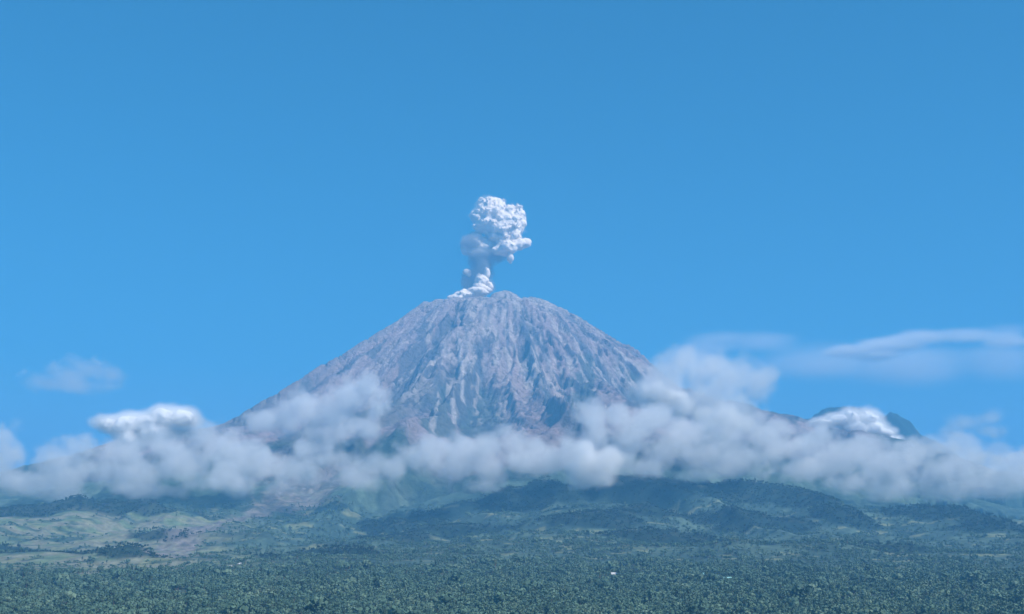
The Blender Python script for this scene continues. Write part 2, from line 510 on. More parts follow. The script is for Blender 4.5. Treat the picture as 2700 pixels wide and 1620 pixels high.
# ------------------------------------------------------------------ clouds
def vapour_material(name, color, aniso=0.0):
    m = material(name)
    n, l = m.node_tree.nodes, m.node_tree.links
    out = n.new('ShaderNodeOutputMaterial'); v = n.new('ShaderNodeVolumePrincipled')
    v.inputs['Color'].default_value = color + (1,)
    v.inputs['Density'].default_value = 1.0
    v.inputs['Density Attribute'].default_value = 'density'
    v.inputs['Anisotropy'].default_value = aniso
    l.new(v.outputs[0], out.inputs['Volume'])
    return m
def skin_material(name, color, lo, hi, scale):
    """The thin, patchy outer film of a cloud: mostly clear, a little white."""
    m = material(name)
    n, l = m.node_tree.nodes, m.node_tree.links
    out = n.new('ShaderNodeOutputMaterial'); d = n.new('ShaderNodeBsdfDiffuse'); t = n.new('ShaderNodeBsdfTransparent'); mx = n.new('ShaderNodeMixShader')
    d.inputs['Color'].default_value = color + (1,)
    geo = n.new('ShaderNodeNewGeometry'); noi = n.new('ShaderNodeTexNoise'); noi.inputs['Scale'].default_value = 1 / scale; noi.inputs['Detail'].default_value = 4
    mr = n.new('ShaderNodeMapRange'); mr.inputs['From Min'].default_value = 0.42; mr.inputs['From Max'].default_value = 0.62
    mr.inputs['To Min'].default_value = lo; mr.inputs['To Max'].default_value = hi
    l.new(geo.outputs['Position'], noi.inputs['Vector']); l.new(noi.outputs['Fac'], mr.inputs['Value'])
    l.new(mr.outputs[0], mx.inputs['Fac']); l.new(t.outputs[0], mx.inputs[1]); l.new(d.outputs[0], mx.inputs[2]); l.new(mx.outputs[0], out.inputs['Surface'])
    return m

M_SKIN = skin_material('cloud_film', (0.85, 0.86, 0.88), 0.0, 0.03, 120.0)
M_VAP = vapour_material('cloud_vapour', (0.955, 0.962, 0.975))
M_SKINW = skin_material('bright_cloud_film', (0.95, 0.94, 0.94), 1.0, 1.0, 90.0)
M_VAPW = vapour_material('bright_cloud_vapour', (0.99, 0.99, 0.99))

def cloud(name, puffs, voxel, dens, gain, rough, warp, nscale, mats, label, cat='cloud', bias=0.0, kk=0.12, parent=None, skin=0.25, seed=0.0, det=5.0, shade_rough=0.55, what='film fog', billow=0.0, stretch=(1, 1, 1), thin_base=0.0, fine=0.32):
    """puffs: (centre, radii). A soft field of merged puffs, broken up by noise, held as a real fog volume plus its film."""
    cen = np.array([p[0] for p in puffs]); rd = np.array([p[1] for p in puffs])
    base = Vector(((cen[:, 0].min() + cen[:, 0].max()) / 2, cen[:, 1].mean(), (cen[:, 2] - rd[:, 2]).min()))
    lo = (cen - rd * 1.15).min(0) - warp; hi = (cen + rd * 1.15).max(0) + warp
    g = bpy.data.node_groups.new(name + '_field', 'GeometryNodeTree')
    g.interface.new_socket('Geometry', in_out='OUTPUT', socket_type='NodeSocketGeometry')
    N, L = g.nodes, g.links
    def math_(op, a, b=None, c=None, clamp=False):
        n = N.new('ShaderNodeMath'); n.operation = op; n.use_clamp = clamp
        for k, v in enumerate((a, b, c)):
            if v is None: continue
            if isinstance(v, (int, float)): n.inputs[k].default_value = v
            else: L.new(v, n.inputs[k])
        return n.outputs[0]
    def vec(op, a, b=None, s=None):
        n = N.new('ShaderNodeVectorMath'); n.operation = op
        for k, v in enumerate((a, b)):
            if v is None: continue
            if isinstance(v, (tuple, list)): n.inputs[k].default_value = v
            else: L.new(v, n.inputs[k])
        if s is not None: n.inputs['Scale'].default_value = s
        return n.outputs['Value'] if op == 'LENGTH' else n.outputs['Vector']
    pos = N.new('GeometryNodeInputPosition').outputs[0]
    off = vec('ADD', vec('MULTIPLY', pos, stretch), (seed * 3170.0, seed * 911.0, seed * 77.0))
    wn = N.new('ShaderNodeTexNoise'); wn.inputs['Scale'].default_value = 1 / (nscale * 1.7); wn.inputs['Detail'].default_value = 3
    L.new(off, wn.inputs['Vector'])
    p2 = vec('ADD', pos, vec('SCALE', vec('SUBTRACT', wn.outputs['Color'], (0.5, 0.5, 0.5)), s=warp * 2))
    field = None
    for (c, r) in puffs:
        c2 = [c[k] - base[k] for k in range(3)]
        d = vec('LENGTH', vec('MULTIPLY', vec('SUBTRACT', p2, tuple(c2)), tuple(1 / q for q in r)))
        f = math_('SUBTRACT', 1.0, d)
        field = f if field is None else math_('SMOOTH_MAX', field, f, kk)
    fn = N.new('ShaderNodeTexNoise'); fn.inputs['Scale'].default_value = 1 / nscale; fn.inputs['Detail'].default_value = det; fn.inputs['Roughness'].default_value = shade_rough
    L.new(off, fn.inputs['Vector'])
    field = math_('ADD', field, math_('MULTIPLY', math_('SUBTRACT', fn.outputs['Fac'], 0.5), rough * 2))
    if billow:
        for sc_, am_ in ((nscale * 1.1, billow), (nscale * 0.5, billow * 0.55), (nscale * 0.24, billow * fine)):
            vo = N.new('ShaderNodeTexVoronoi'); vo.feature = 'SMOOTH_F1'; vo.inputs['Scale'].default_value = 1 / sc_; vo.inputs['Smoothness'].default_value = 0.35
            L.new(vec('ADD', off, vec('SCALE', wn.outputs['Color'], s=sc_ * 0.8)), vo.inputs['Vector'])
            field = math_('ADD', field, math_('MULTIPLY', math_('SUBTRACT', 0.5, vo.outputs['Distance']), am_))
    d01 = math_('MULTIPLY', math_('ADD', field, bias), gain, clamp=True)
    dd = math_('MULTIPLY', d01, dens)
    if thin_base:                                   # the ragged, thinner underside of a bank
        sep = N.new('ShaderNodeSeparateXYZ'); L.new(p2, sep.inputs[0])
        zt = float((cen[:, 2] + rd[:, 2] * 0.6).max() - (cen[:, 2] - rd[:, 2]).min())
        ramp = math_('ADD', math_('MULTIPLY', sep.outputs['Z'], 1.0 / (zt * 0.55)), 0.12, clamp=True)
        dd = math_('MULTIPLY', dd, math_('ADD', math_('MULTIPLY', ramp, thin_base), 1 - thin_base))
    vc = N.new('GeometryNodeVolumeCube')
    L.new(dd, vc.inputs['Density'])
    size = [hi[k] - lo[k] for k in range(3)]
    vc.inputs['Min'].default_value = [lo[k] - base[k] for k in range(3)]
    vc.inputs['Max'].default_value = [hi[k] - base[k] for k in range(3)]
    for k, a in enumerate('XYZ'):
        vc.inputs['Resolution ' + a].default_value = max(8, int(size[k] / voxel))
    vm = N.new('GeometryNodeVolumeToMesh'); vm.inputs['Threshold'].default_value = dens * skin
    L.new(vc.outputs[0], vm.inputs[0])
    s1 = N.new('GeometryNodeSetMaterial'); s1.inputs['Material'].default_value = mats[0]
    s2 = N.new('GeometryNodeSetMaterial'); s2.inputs['Material'].default_value = mats[1]
    ss = N.new('GeometryNodeSetShadeSmooth')
    L.new(vc.outputs[0], s1.inputs[0]); L.new(vm.outputs[0], ss.inputs[0]); L.new(ss.outputs[0], s2.inputs[0])
    o_ = N.new('NodeGroupOutput')
    film, fog = 'film' in what, 'fog' in what
    if film:
        me = bpy.data.meshes.new(name); me.materials.append(mats[1])
        o = bpy.data.objects.new(name, me); C.objects.link(o)
        o.location = base if parent is None else base - parent.location
        if parent is not None: o.parent = parent
        mod = o.modifiers.new('outer_film', 'NODES'); mod.node_group = g; g.links.new(s2.outputs[0], o_.inputs[0])
        if parent is None: tag(o, label, cat)
    if fog:
        g2 = g.copy() if film else g
        if film:
            o2_ = [n for n in g2.nodes if n.bl_idname == 'NodeGroupOutput'][0]
            s1_ = g2.nodes[s1.name]
            g2.links.new(s1_.outputs[0], o2_.inputs[0])
        else:
            g2.links.new(s1.outputs[0], o_.inputs[0])
        vd = bpy.data.volumes.new('vapour'); vd.materials.append(mats[0])
        v_ = bpy.data.objects.new('vapour' if film else name, vd); C.objects.link(v_)
        if film: v_.parent = o
        else:
            v_.location = base - (parent.location if parent else Vector((0, 0, 0)))
            v_.parent = parent
        m2 = v_.modifiers.new('field', 'NODES'); m2.node_group = g2
        if not film:
            o = v_
    return o

def P(px, py, d, rx, ry=None, depth=None):
    """A puff seen at (px, py), d metres away, with its half width and height given in photograph pixels."""
    ry = ry or rx
    k = d / 3060.0
    return (at(px, py, d), (rx * k, (depth or max(rx, ry) * k), ry * k))

K_ = 2700 / 2473.0
def Q(lst, d, depth=None, dz=0.0):
    """Puffs listed as (x, y, half width, half height[, metres nearer])."""
    r_ = []
    for p in lst:
        dd = d - (p[4] if len(p) > 4 else 0)
        c_, e_ = P(p[0] * K_, p[1] * K_, dd, p[2] * K_, p[3] * K_)
        if depth: e_ = (e_[0], depth, e_[2])
        r_.append((c_, e_))
    return r_

BAND = dict(voxel=13, dens=0.0058, gain=4.0, thin_base=0.85, rough=0.95, billow=1.05, warp=45, nscale=160, mats=(M_VAP, M_SKIN), bias=-0.27, shade_rough=0.6)
def band(puffs, label, d, depth=None, **kw):
    a_ = dict(BAND); a_.update(kw)
    return cloud('cloud', Q(puffs, d, depth), label=label, **a_)

band([(-40, 1150, 110, 60), (60, 1165, 90, 40), (140, 1115, 65, 48), (150, 1170, 90, 40), (205, 1085, 55, 42), (250, 1150, 90, 50), (300, 1100, 75, 38), (340, 1140, 90, 55), (390, 1080, 75, 38), (440, 1120, 80, 60), (500, 1060, 48, 40),
      (530, 1090, 70, 60), (590, 1110, 60, 50), (640, 1120, 60, 45), (690, 1140, 60, 50), (330, 1185, 120, 30), (120, 1190, 130, 22), (560, 1165, 90, 40)],
     'long soft grey cloud bank over the left plain, below the bright white cloud', 6500, 380)
band([(10, 1075, 45, 55), (-30, 1110, 55, 60), (15, 1120, 40, 50)], 'pinkish cloud cut off by the left edge of the picture', 6100, 180, seed=3)
band([(545, 1140, 42, 36), (530, 1165, 45, 28), (570, 1160, 35, 30)], 'small rounded pinkish puff low in front of the left cloud bank', 5900, 150, dens=0.008, seed=4)
band([(700, 1010, 55, 45), (760, 1010, 70, 50), (730, 980, 50, 38), (800, 1000, 75, 50), (860, 965, 62, 52), (880, 935, 40, 30), (905, 980, 42, 48), (800, 1050, 85, 40), (650, 1020, 55, 35), (870, 1040, 55, 35)],
     'soft two-humped cloud clinging to the left flank of the volcano', 7500, 260, dens=0.0075, gain=2.4, bias=-0.12, thin_base=0.4, seed=5)
band([(735, 1145, 70, 45), (800, 1110, 60, 45), (830, 1150, 80, 42), (900, 1120, 60, 45), (950, 1130, 55, 40), (730, 1090, 50, 30), (880, 1165, 70, 25), (690, 1185, 60, 22)],
     'thin grey cloud between the left cloud bank and the volcano foot', 6200, 260, dens=0.006, gain=2.0, seed=6)
band([(1075, 1080, 65, 42), (1045, 1110, 45, 40), (1120, 1075, 50, 35), (1180, 1075, 60, 40), (1240, 1065, 50, 35), (1290, 1075, 50, 40), (1100, 1130, 75, 40), (1180, 1130, 75, 45), (1260, 1110, 70, 45), (1330, 1100, 55, 45), (1150, 1170, 60, 25), (1370, 1090, 50, 50), (1000, 1110, 45, 35)],
     'rounded cloud bank crossing the middle of the volcano foot', 6000, 300, dens=0.0065, seed=7)
band([(1440, 1125, 62, 42), (1475, 1105, 42, 38), (1400, 1140, 45, 35), (1430, 1160, 60, 22), (1410, 1090, 30, 35)], 'cream lit cloud puff with a flat base right of the middle bank', 5600, 190, dens=0.02, thin_base=0.0, seed=8, mats=(M_VAPW, M_SKIN), gain=1.8, billow=0.6, bias=-0.08)
band([(1430, 1010, 55, 50), (1490, 1010, 60, 45), (1440, 1060, 60, 45), (1520, 1060, 70, 55), (1570, 1020, 60, 50), (1600, 1090, 80, 60), (1640, 1040, 60, 45), (1690, 1100, 80, 60), (1560, 1130, 80, 35), (1720, 1040, 60, 45), (1770, 1060, 70, 55), (1780, 1120, 90, 50), (1840, 1060, 60, 45), (1700, 1150, 80, 28), (1800, 1030, 60, 34), (1870, 1040, 60, 30)],
     'large grey cloud bank leaning on the right flank of the volcano', 6100, 360, seed=9)
band([(1900, 1080, 80, 55), (1960, 1060, 70, 45), (2010, 1110, 90, 60), (2080, 1100, 80, 50), (2130, 1130, 90, 60), (2200, 1110, 80, 55), (2260, 1140, 80, 55), (2330, 1120, 80, 60), (2400, 1150, 80, 55), (2480, 1150, 80, 50), (2060, 1170, 90, 35), (2160, 1185, 100, 32), (2300, 1180, 90, 32), (2420, 1185, 80, 25), (1930, 1130, 80, 40), (2280, 1080, 60, 40), (2440, 1110, 60, 30)],
     'broad grey cloud bank over the hills on the right, under the far mountain', 6300, 380, seed=10)
band([(1575, 955, 30, 26), (1610, 965, 36, 28), (1650, 985, 38, 26), (1690, 1000, 34, 24), (1640, 960, 25, 16), (1720, 1020, 26, 16)], 'bright white tattered cloud beside the right edge of the cone', 6900, 110, dens=0.03, thin_base=0.0, gain=1.8, voxel=12, seed=11, mats=(M_VAPW, M_SKIN), nscale=120, rough=0.7, bias=-0.05)
band([(1745, 1010, 45, 40), (1790, 1030, 40, 34), (1740, 1050, 45, 32), (1710, 1035, 30, 24)], 'pale rounded cloud top below the small dark peak right of the cone', 5700, 140, dens=0.014, thin_base=0.0, gain=1.4, bias=-0.1, seed=12, mats=(M_VAPW, M_SKIN))
band([(1610, 900, 60, 45), (1650, 875, 52, 38), (1700, 890, 80, 45), (1600, 950, 75, 50), (1760, 915, 80, 45), (1820, 915, 60, 35), (1700, 960, 100, 50), (1570, 935, 45, 45), (1820, 940, 50, 30), (1770, 985, 60, 34), (1720, 995, 80, 40), (1620, 990, 70, 40)],
     'tall thin grey mist rising behind the right edge of the cone', 7000, 330, dens=0.0050, gain=1.7, billow=0.7, bias=-0.02, thin_base=0.0, seed=13)
band([(2025, 1015, 40, 18), (2055, 1010, 34, 24), (2090, 1012, 38, 26), (2105, 1035, 40, 24), (2070, 1035, 42, 22), (2140, 1045, 26, 14), (1985, 1022, 34, 12), (2160, 1062, 18, 12)],
     'dazzling white cloud in front of the far mountain on the right', 9500, 130, dens=0.022, thin_base=0.0, gain=1.0, rough=0.3, billow=0.35, skin=0.62, voxel=11, seed=14, mats=(M_VAPW, M_SKINW), nscale=90, bias=0.3, kk=0.25, warp=25)
band([(2340, 1020, 60, 32), (2400, 1005, 50, 30), (2290, 1045, 50, 28), (2390, 1040, 60, 30)], 'faint mauve cloud floating above the right end of the cloud bank', 7200, 260, dens=0.0045, gain=1.2, billow=0.4, seed=15)
band([(2390, 1105, 34, 17), (2420, 1115, 36, 16), (2370, 1118, 22, 10), (2450, 1125, 26, 9)], 'small white wisp low at the right edge of the picture', 5700, 100, dens=0.012, gain=2.2, voxel=14, seed=16, mats=(M_VAPW, M_SKIN), nscale=150, rough=0.8)
band([(265, 1025, 34, 20), (310, 1030, 48, 30), (355, 1025, 45, 28), (400, 1008, 46, 28), (440, 1012, 42, 28), (320, 1060, 40, 30), (380, 1045, 50, 26)],
     'bright white cloud with a crisp edge topping the left cloud bank', 7600, 170, dens=0.022, thin_base=0.0, gain=1.0, rough=0.3, billow=0.35, skin=0.62, voxel=11, seed=17, mats=(M_VAPW, M_SKINW), nscale=100, bias=0.3, kk=0.25, warp=25)
band([(110, 920, 60, 24), (170, 905, 70, 34), (235, 900, 60, 30), (190, 930, 100, 26), (280, 905, 34, 22), (190, 880, 30, 20)], 'faint mauve cloud alone in the sky high on the left', 9000, 300, dens=0.0023, thin_base=0.0, gain=1.1, billow=0.5, bias=-0.02, seed=18)
band([(2050, 850, 80, 14), (2150, 835, 110, 18), (2230, 820, 110, 16), (2330, 815, 120, 14), (2420, 822, 80, 13), (2120, 858, 60, 9)], 'bright curved streak of high thin cloud on the right', 16000, 400, voxel=60, dens=0.015, thin_base=0.0, stretch=(0.28, 0.5, 1.9), det=7, gain=1.3, bias=-0.1, billow=0.3, seed=19, nscale=800, warp=160, rough=0.6)
band([(1750, 825, 90, 12), (1850, 825, 110, 18), (1990, 875, 200, 50), (2200, 885, 240, 60), (2420, 880, 150, 55), (2440, 800, 90, 16), (1700, 850, 60, 20)], 'wide veil of high thin cloud on the right above the cloud bank', 17000, 500, voxel=80, dens=0.0030, thin_base=0.0, stretch=(0.3, 0.5, 1.9), det=7, gain=1.0, billow=0.3, bias=0.0, seed=20, nscale=1100, warp=200, rough=0.6)

# ------------------------------------------------------------------ the eruption
def ash_material(name, color):
    m = material(name)
    n, l = m.node_tree.nodes, m.node_tree.links
    out = n.new('ShaderNodeOutputMaterial'); b = n.new('ShaderNodeBsdfPrincipled')
    b.inputs['Roughness'].default_value = 1.0; b.inputs['Specular IOR Level'].default_value = 0.0
    geo = n.new('ShaderNodeNewGeometry'); noi = n.new('ShaderNodeTexNoise'); noi.inputs['Scale'].default_value = 1 / 22.0; noi.inputs['Detail'].default_value = 3
    l.new(geo.outputs['Position'], noi.inputs['Vector'])
    r = n.new('ShaderNodeValToRGB'); r.color_ramp.elements[0].position = 0.32; r.color_ramp.elements[1].position = 0.58
    r.color_ramp.elements[0].color = tuple(c * 0.8 for c in color) + (1,); r.color_ramp.elements[1].color = color + (1,)
    l.new(noi.outputs['Fac'], r.inputs['Fac']); l.new(r.outputs[0], b.inputs['Base Color']); l.new(b.outputs[0], out.inputs['Surface'])
    return m
M_ASH = ash_material('ash_cloud', (0.88, 0.79, 0.72))
M_VEIL_SHADE = vapour_material('ash_vapour_and_shade', (0.42, 0.46, 0.52))  # dull blue grey; serves the ash column and the painted shade before it
M_SHELL = vapour_material('ash_shell', (0.98, 0.93, 0.88))
er = bpy.data.objects.new('eruption_column', None); C.objects.link(er)
er.location = at(1160 * K_, 712 * K_, 11950)
tag(er, 'mushroom shaped column of white and grey ash rising from the volcano summit', 'ash cloud')
E_ = dict(voxel=6.5, dens=0.02, gain=2.0, billow=0.5, warp=14, nscale=105, mats=(M_SHELL, M_ASH), label=None, parent=er, skin=0.35, kk=0.08, bias=0.16, what='film fog', det=3, shade_rough=0.5, fine=0.2)
def ash(name, puffs, d, rough=0.38, **kw):
    a_ = dict(E_); a_.update(kw)
    return cloud(name, Q(puffs, d), rough=rough, **a_)
ash('ash_head', [(1188, 515, 44, 36), (1165, 525, 30, 28), (1232, 525, 36, 32), (1215, 545, 46, 34), (1180, 545, 38, 26), (1225, 570, 34, 22), (1250, 545, 20, 24), (1200, 575, 26, 16), (1190, 497, 26, 20), (1225, 588, 28, 16)], 11950)
ash('side_puff', [(1225, 598, 30, 17), (1248, 592, 22, 16), (1272, 588, 13, 12), (1212, 606, 26, 11), (1233, 622, 8, 14)], 11900, seed=2)
ash('shaded_puff', [(1148, 588, 32, 24), (1135, 600, 22, 20), (1172, 600, 30, 17), (1155, 612, 30, 12), (1190, 608, 20, 12)], 12010, seed=3)
ash('vent_puff', [(1176, 663, 9, 13), (1163, 678, 18, 17), (1158, 692, 16, 12), (1184, 690, 9, 10), (1170, 700, 18, 9)], 11900, seed=5, voxel=5.0)
ash('vent_puff', [(1128, 658, 9, 8), (1133, 664, 6, 6)], 11950, seed=6, voxel=4.0)
ash('vent_spill', [(1152, 706, 28, 11), (1130, 713, 28, 11), (1106, 722, 24, 9), (1122, 704, 9, 7)], 11820, seed=7, voxel=5.0)
cloud('ash_veil_and_shade', Q([(1166, 630, 38, 30), (1160, 660, 38, 32), (1165, 690, 34, 26), (1130, 680, 20, 28), (1200, 620, 30, 20), (1140, 585, 34, 22, 120), (1165, 615, 45, 20, 60), (1160, 690, 24, 30, 40), (1163, 650, 26, 40, 30)], 12000), 12, 0.017, 2.2, 0.5, 20, 120, (M_VEIL_SHADE, M_ASH), None, parent=er, what='fog', seed=8)  # thin ash column; the nearer puffs paint shade over the left puff

# ------------------------------------------------------------------ forest and trees
def leaf_material(name, c1, c2, c3):
    m = material(name)
    n, l = m.node_tree.nodes, m.node_tree.links
    out = n.new('ShaderNodeOutputMaterial'); b = n.new('ShaderNodeBsdfPrincipled')
    b.inputs['Roughness'].default_value = 0.8; b.inputs['Specular IOR Level'].default_value = 0.2
    oi = n.new('ShaderNodeObjectInfo'); r = n.new('ShaderNodeValToRGB')
    e = r.color_ramp.elements; e[0].position = 0.0; e[0].color = c1 + (1,); e[1].position = 1.0; e[1].color = c3 + (1,)
    k = e.new(0.55); k.color = c2 + (1,)
    geo = n.new('ShaderNodeNewGeometry'); noi = n.new('ShaderNodeTexNoise'); noi.inputs['Scale'].default_value = 1 / 80.0; noi.inputs['Detail'].default_value = 3
    l.new(geo.outputs['Position'], noi.inputs['Vector'])
    ma = n.new('ShaderNodeMath'); ma.operation = 'MULTIPLY_ADD'; ma.inputs[1].default_value = 0.55; l.new(oi.outputs['Random'], ma.inputs[0])
    mb = n.new('ShaderNodeMapRange'); mb.inputs['From Min'].default_value = 0.35; mb.inputs['From Max'].default_value = 0.65; mb.inputs['To Min'].default_value = -0.1; mb.inputs['To Max'].default_value = 0.55
    l.new(noi.outputs['Fac'], mb.inputs['Value']); l.new(mb.outputs[0], ma.inputs[2])
    l.new(ma.outputs[0], r.inputs['Fac']); l.new(r.outputs[0], b.inputs['Base Color']); l.new(b.outputs[0], out.inputs['Surface'])
    return m
M_LEAF = leaf_material('leaves', (0.05, 0.10, 0.075), (0.09, 0.16, 0.11), (0.145, 0.215, 0.145))
M_LEAF_SHADE = leaf_material('shade_tinted_leaves', (0.022, 0.045, 0.036), (0.03, 0.06, 0.045), (0.045, 0.08, 0.055))  # the same leaves with cloud shade mixed into the green
M_BARK = material('bark')
_b = M_BARK.node_tree.nodes.new('ShaderNodeBsdfPrincipled'); _b.inputs['Base Color'].default_value = (0.16, 0.12, 0.09, 1); _b.inputs['Roughness'].default_value = 0.9
_n = M_BARK.node_tree.nodes.new('ShaderNodeTexNoise'); _n.inputs['Scale'].default_value = 3.0
_bp = M_BARK.node_tree.nodes.new('ShaderNodeBump'); _o = M_BARK.node_tree.nodes.new('ShaderNodeOutputMaterial')
M_BARK.node_tree.links.new(_n.outputs['Fac'], _bp.inputs['Height']); M_BARK.node_tree.links.new(_bp.outputs[0], _b.inputs['Normal']); M_BARK.node_tree.links.new(_b.outputs[0], _o.inputs['Surface'])

def crown_arrays(kind, g, nleaf):
    """Leaf clumps (small bent quads) spread through an uneven crown."""
    v, f = [], []
    hgt, rad_, base = {'broad': (11, 5.2, 3.0), 'tall': (17, 3.0, 3.5), 'low': (7, 4.6, 1.2)}[kind]
    lobes = [(g.normal(0, rad_ * 0.42), g.normal(0, rad_ * 0.42), base + (hgt - base) * g.uniform(0.25, 0.85), rad_ * g.uniform(0.45, 0.75)) for _ in range(6)]
    for _ in range(nleaf):
        lx, ly, lz, lr = lobes[g.integers(len(lobes))]
        d = g.normal(size=3); d /= np.linalg.norm(d)
        p = np.array([lx, ly, lz]) + d * np.array([lr, lr, lr * (hgt - base) / (2.6 * rad_) + 0.4]) * g.uniform(0.6, 1.05)
        p[2] = max(p[2], base * 0.6)
        t = np.cross(d, g.normal(size=3)); t /= np.linalg.norm(t)
        u = np.cross(d, t); s_ = g.uniform(0.55, 1.25) * rad_ / 5 * 1.5
        i = len(v)
        v += [p - t * s_, p - u * s_ * 0.8 + d * 0.2, p + t * s_, p + u * s_ * 0.8 - d * 0.3]
        f.append((i, i + 1, i + 2, i + 3))
    return np.array(v), np.array(f)
def trunk_arrays(kind):
    hgt = {'broad': 7.5, 'tall': 12.0, 'low': 4.0}[kind]
    v, f = [], []
    def limb(a, b, ra, rb, k=5):
        a, b = np.array(a, float), np.array(b, float)
        i = len(v)
        for q, r_ in ((a, ra), (b, rb)):
            for m in range(k):
                an = 2 * math.pi * m / k
                v.append(q + np.array([math.cos(an) * r_, math.sin(an) * r_, 0]))
        for m in range(k):
            f.append((i + m, i + (m + 1) % k, i + k + (m + 1) % k, i + k + m))
    limb((0, 0, -0.8), (0.2, 0.1, hgt), 0.42, 0.16)
    for an in (0.4, 2.5, 4.4):
        limb((0.1, 0, hgt * 0.55), (math.cos(an) * 2.2, math.sin(an) * 2.2, hgt * 0.95), 0.18, 0.06)
    return np.array(v), np.array(f)
gt = np.random.default_rng(3)
PROTO = []
for kind in ('broad', 'tall', 'low', 'broad'):
    cv, cf = crown_arrays(kind, gt, 90)
    tv, tf = trunk_arrays(kind)
    PROTO.append((kind, cv, cf, tv, tf))

def mesh_of(name, v, f, mat):
    me = bpy.data.meshes.new(name)
    me.from_pydata([tuple(q) for q in v], [], [tuple(int(k) for k in q) for q in f])
    me.materials.append(mat)
    return me
crowns = [mesh_of('crown', p[1], p[2], M_LEAF) for p in PROTO]
trunks = [mesh_of('trunk', p[3], p[4], M_BARK) for p in PROTO]
boths = []
for (kind, cv, cf, tv, tf), k in zip(PROTO, range(9)):
    me = mesh_of('tree', list(cv) + list(tv), list(cf) + [tuple(np.array(q) + len(cv)) for q in tf], M_LEAF)
    me.materials.append(M_BARK)
    for p in me.polygons[len(cf):]:
        p.material_index = 1
    boths.append(bpy.data.objects.new('tree_form', me))        # only a form for the forest to repeat, never linked

YARDS = [(ray(a, b)[0] * d_, d_, l_) for a, b, d_, l_ in ((1618, 1531, 3150, 13), (1433, 1540, 3060, 11), (1009, 1520, 3200, 18), (1355, 1552, 2900, 17), (1577, 1606, 2230, 17), (633, 1476, 3700, 15), (606, 1488, 3550, 13), (1914, 1546, 3000, 18), (1850, 1534, 3100, 14), (2302, 1524, 3200, 14), (1240, 1592, 2350, 13))]
# single trees: the nearest in view
ND = 300
row = 0
placed = []
g3 = np.random.default_rng(8)
while len(placed) < ND:
    px = g3.uniform(-10, 2710); d = g3.uniform(2060, 2140)
    x = ray(px, 1600)[0] * d
    if all((x - a) ** 2 + (d - b) ** 2 > 40 for a, b in placed):
        placed.append((x, d))
for k, (x, y) in enumerate(placed):
    i = int(g3.choice([0, 1, 2, 3], p=[0.35, 0.2, 0.2, 0.25]))
    t = bpy.data.objects.new('tree', None); C.objects.link(t)
    t.location = (x, y, float(ground_at(x, y))); t.rotation_euler = (0, 0, g3.uniform(0, 6.28)); t.scale = [g3.uniform(1.2, 1.9)] * 3
    tag(t, 'green leafy tree along the bottom edge of the picture, nearest row of the forest', 'tree', 'nearest trees of the forest')
    for nm, me in (('crown', crowns[i]), ('trunk', trunks[i])):
        c = bpy.data.objects.new(nm, me); C.objects.link(c); c.parent = t

def scatter(name, label, n, d0, d1, dens_fn, seed, smin, smax, forms=None):
    g = np.random.default_rng(seed)
    d = np.sqrt(g.uniform(d0 ** 2, d1 ** 2, n)); a = g.uniform(-0.50, 0.50, n)
    x = a * d; y = d
    keep = dens_fn(x, y) > g.uniform(0, 1, n)
    x, y = x[keep], y[keep]
    z = ground_at(x, y)
    me = bpy.data.meshes.new(name); me.vertices.add(len(x)); me.vertices.foreach_set('co', np.stack([x, y, z], -1).astype(np.float32).ravel())
    for an, arr, ty in (('size', g.uniform(smin, smax, len(x)) * (0.7 + 0.7 * fbm(x / 110, y / 80, 3, seed=115)) * np.where(g.uniform(0, 1, len(x)) > 0.985, 1.6, 1.0), 'FLOAT'), ('turn', g.uniform(0, 6.28, len(x)), 'FLOAT'), ('form', g.integers(0, 4, len(x)), 'INT')):
        at_ = me.attributes.new(an, ty, 'POINT'); at_.data.foreach_set('value', arr.astype(np.float32 if ty == 'FLOAT' else np.int32))
    o = bpy.data.objects.new(name, me); C.objects.link(o)
    gr = bpy.data.node_groups.new(name, 'GeometryNodeTree')
    gr.interface.new_socket('Geometry', in_out='INPUT', socket_type='NodeSocketGeometry'); gr.interface.new_socket('Geometry', in_out='OUTPUT', socket_type='NodeSocketGeometry')
    N, L = gr.nodes, gr.links
    gi, go = N.new('NodeGroupInput'), N.new('NodeGroupOutput')
    src = N.new('GeometryNodeGeometryToInstance')
    for b_ in reversed(forms or boths):
        oi = N.new('GeometryNodeObjectInfo'); oi.inputs['Object'].default_value = b_
        L.new(oi.outputs['Geometry'], src.inputs[0])
    ip = N.new('GeometryNodeInstanceOnPoints'); ip.inputs['Pick Instance'].default_value = True
    def attr(nm, ty):
        q = N.new('GeometryNodeInputNamedAttribute'); q.data_type = ty; q.inputs['Name'].default_value = nm
        return [o2 for o2 in q.outputs if o2.name == 'Attribute' and o2.enabled][0]
    L.new(gi.outputs[0], ip.inputs['Points']); L.new(src.outputs[0], ip.inputs['Instance'])
    L.new(attr('form', 'INT'), ip.inputs['Instance Index'])
    cx = N.new('ShaderNodeCombineXYZ'); L.new(attr('turn', 'FLOAT'), cx.inputs['Z']); L.new(cx.outputs[0], ip.inputs['Rotation'])
    L.new(attr('size', 'FLOAT'), ip.inputs['Scale'])
    L.new(ip.outputs[0], go.inputs[0])
    m_ = o.modifiers.new('trees', 'NODES'); m_.node_group = gr
    tag(o, label, None, None, 'stuff')
    return o
def bare_at(x, y):
    i = np.clip(np.searchsorted(xs, x), 0, len(xs) - 1); j = np.clip(np.searchsorted(ys, y), 0, len(ys) - 1)
    open_ = np.zeros(np.shape(x))
    for hx, hy, hl in YARDS:                       # the clearing in front of each house
        open_ = np.maximum(open_, (np.abs(x - hx) < hl) & (y > hy - 75) & (y < hy + 10))
    return np.clip(open_ + fld[j, i] * 0.97 + lah[j, i] + clr[j, i], 0, 1)
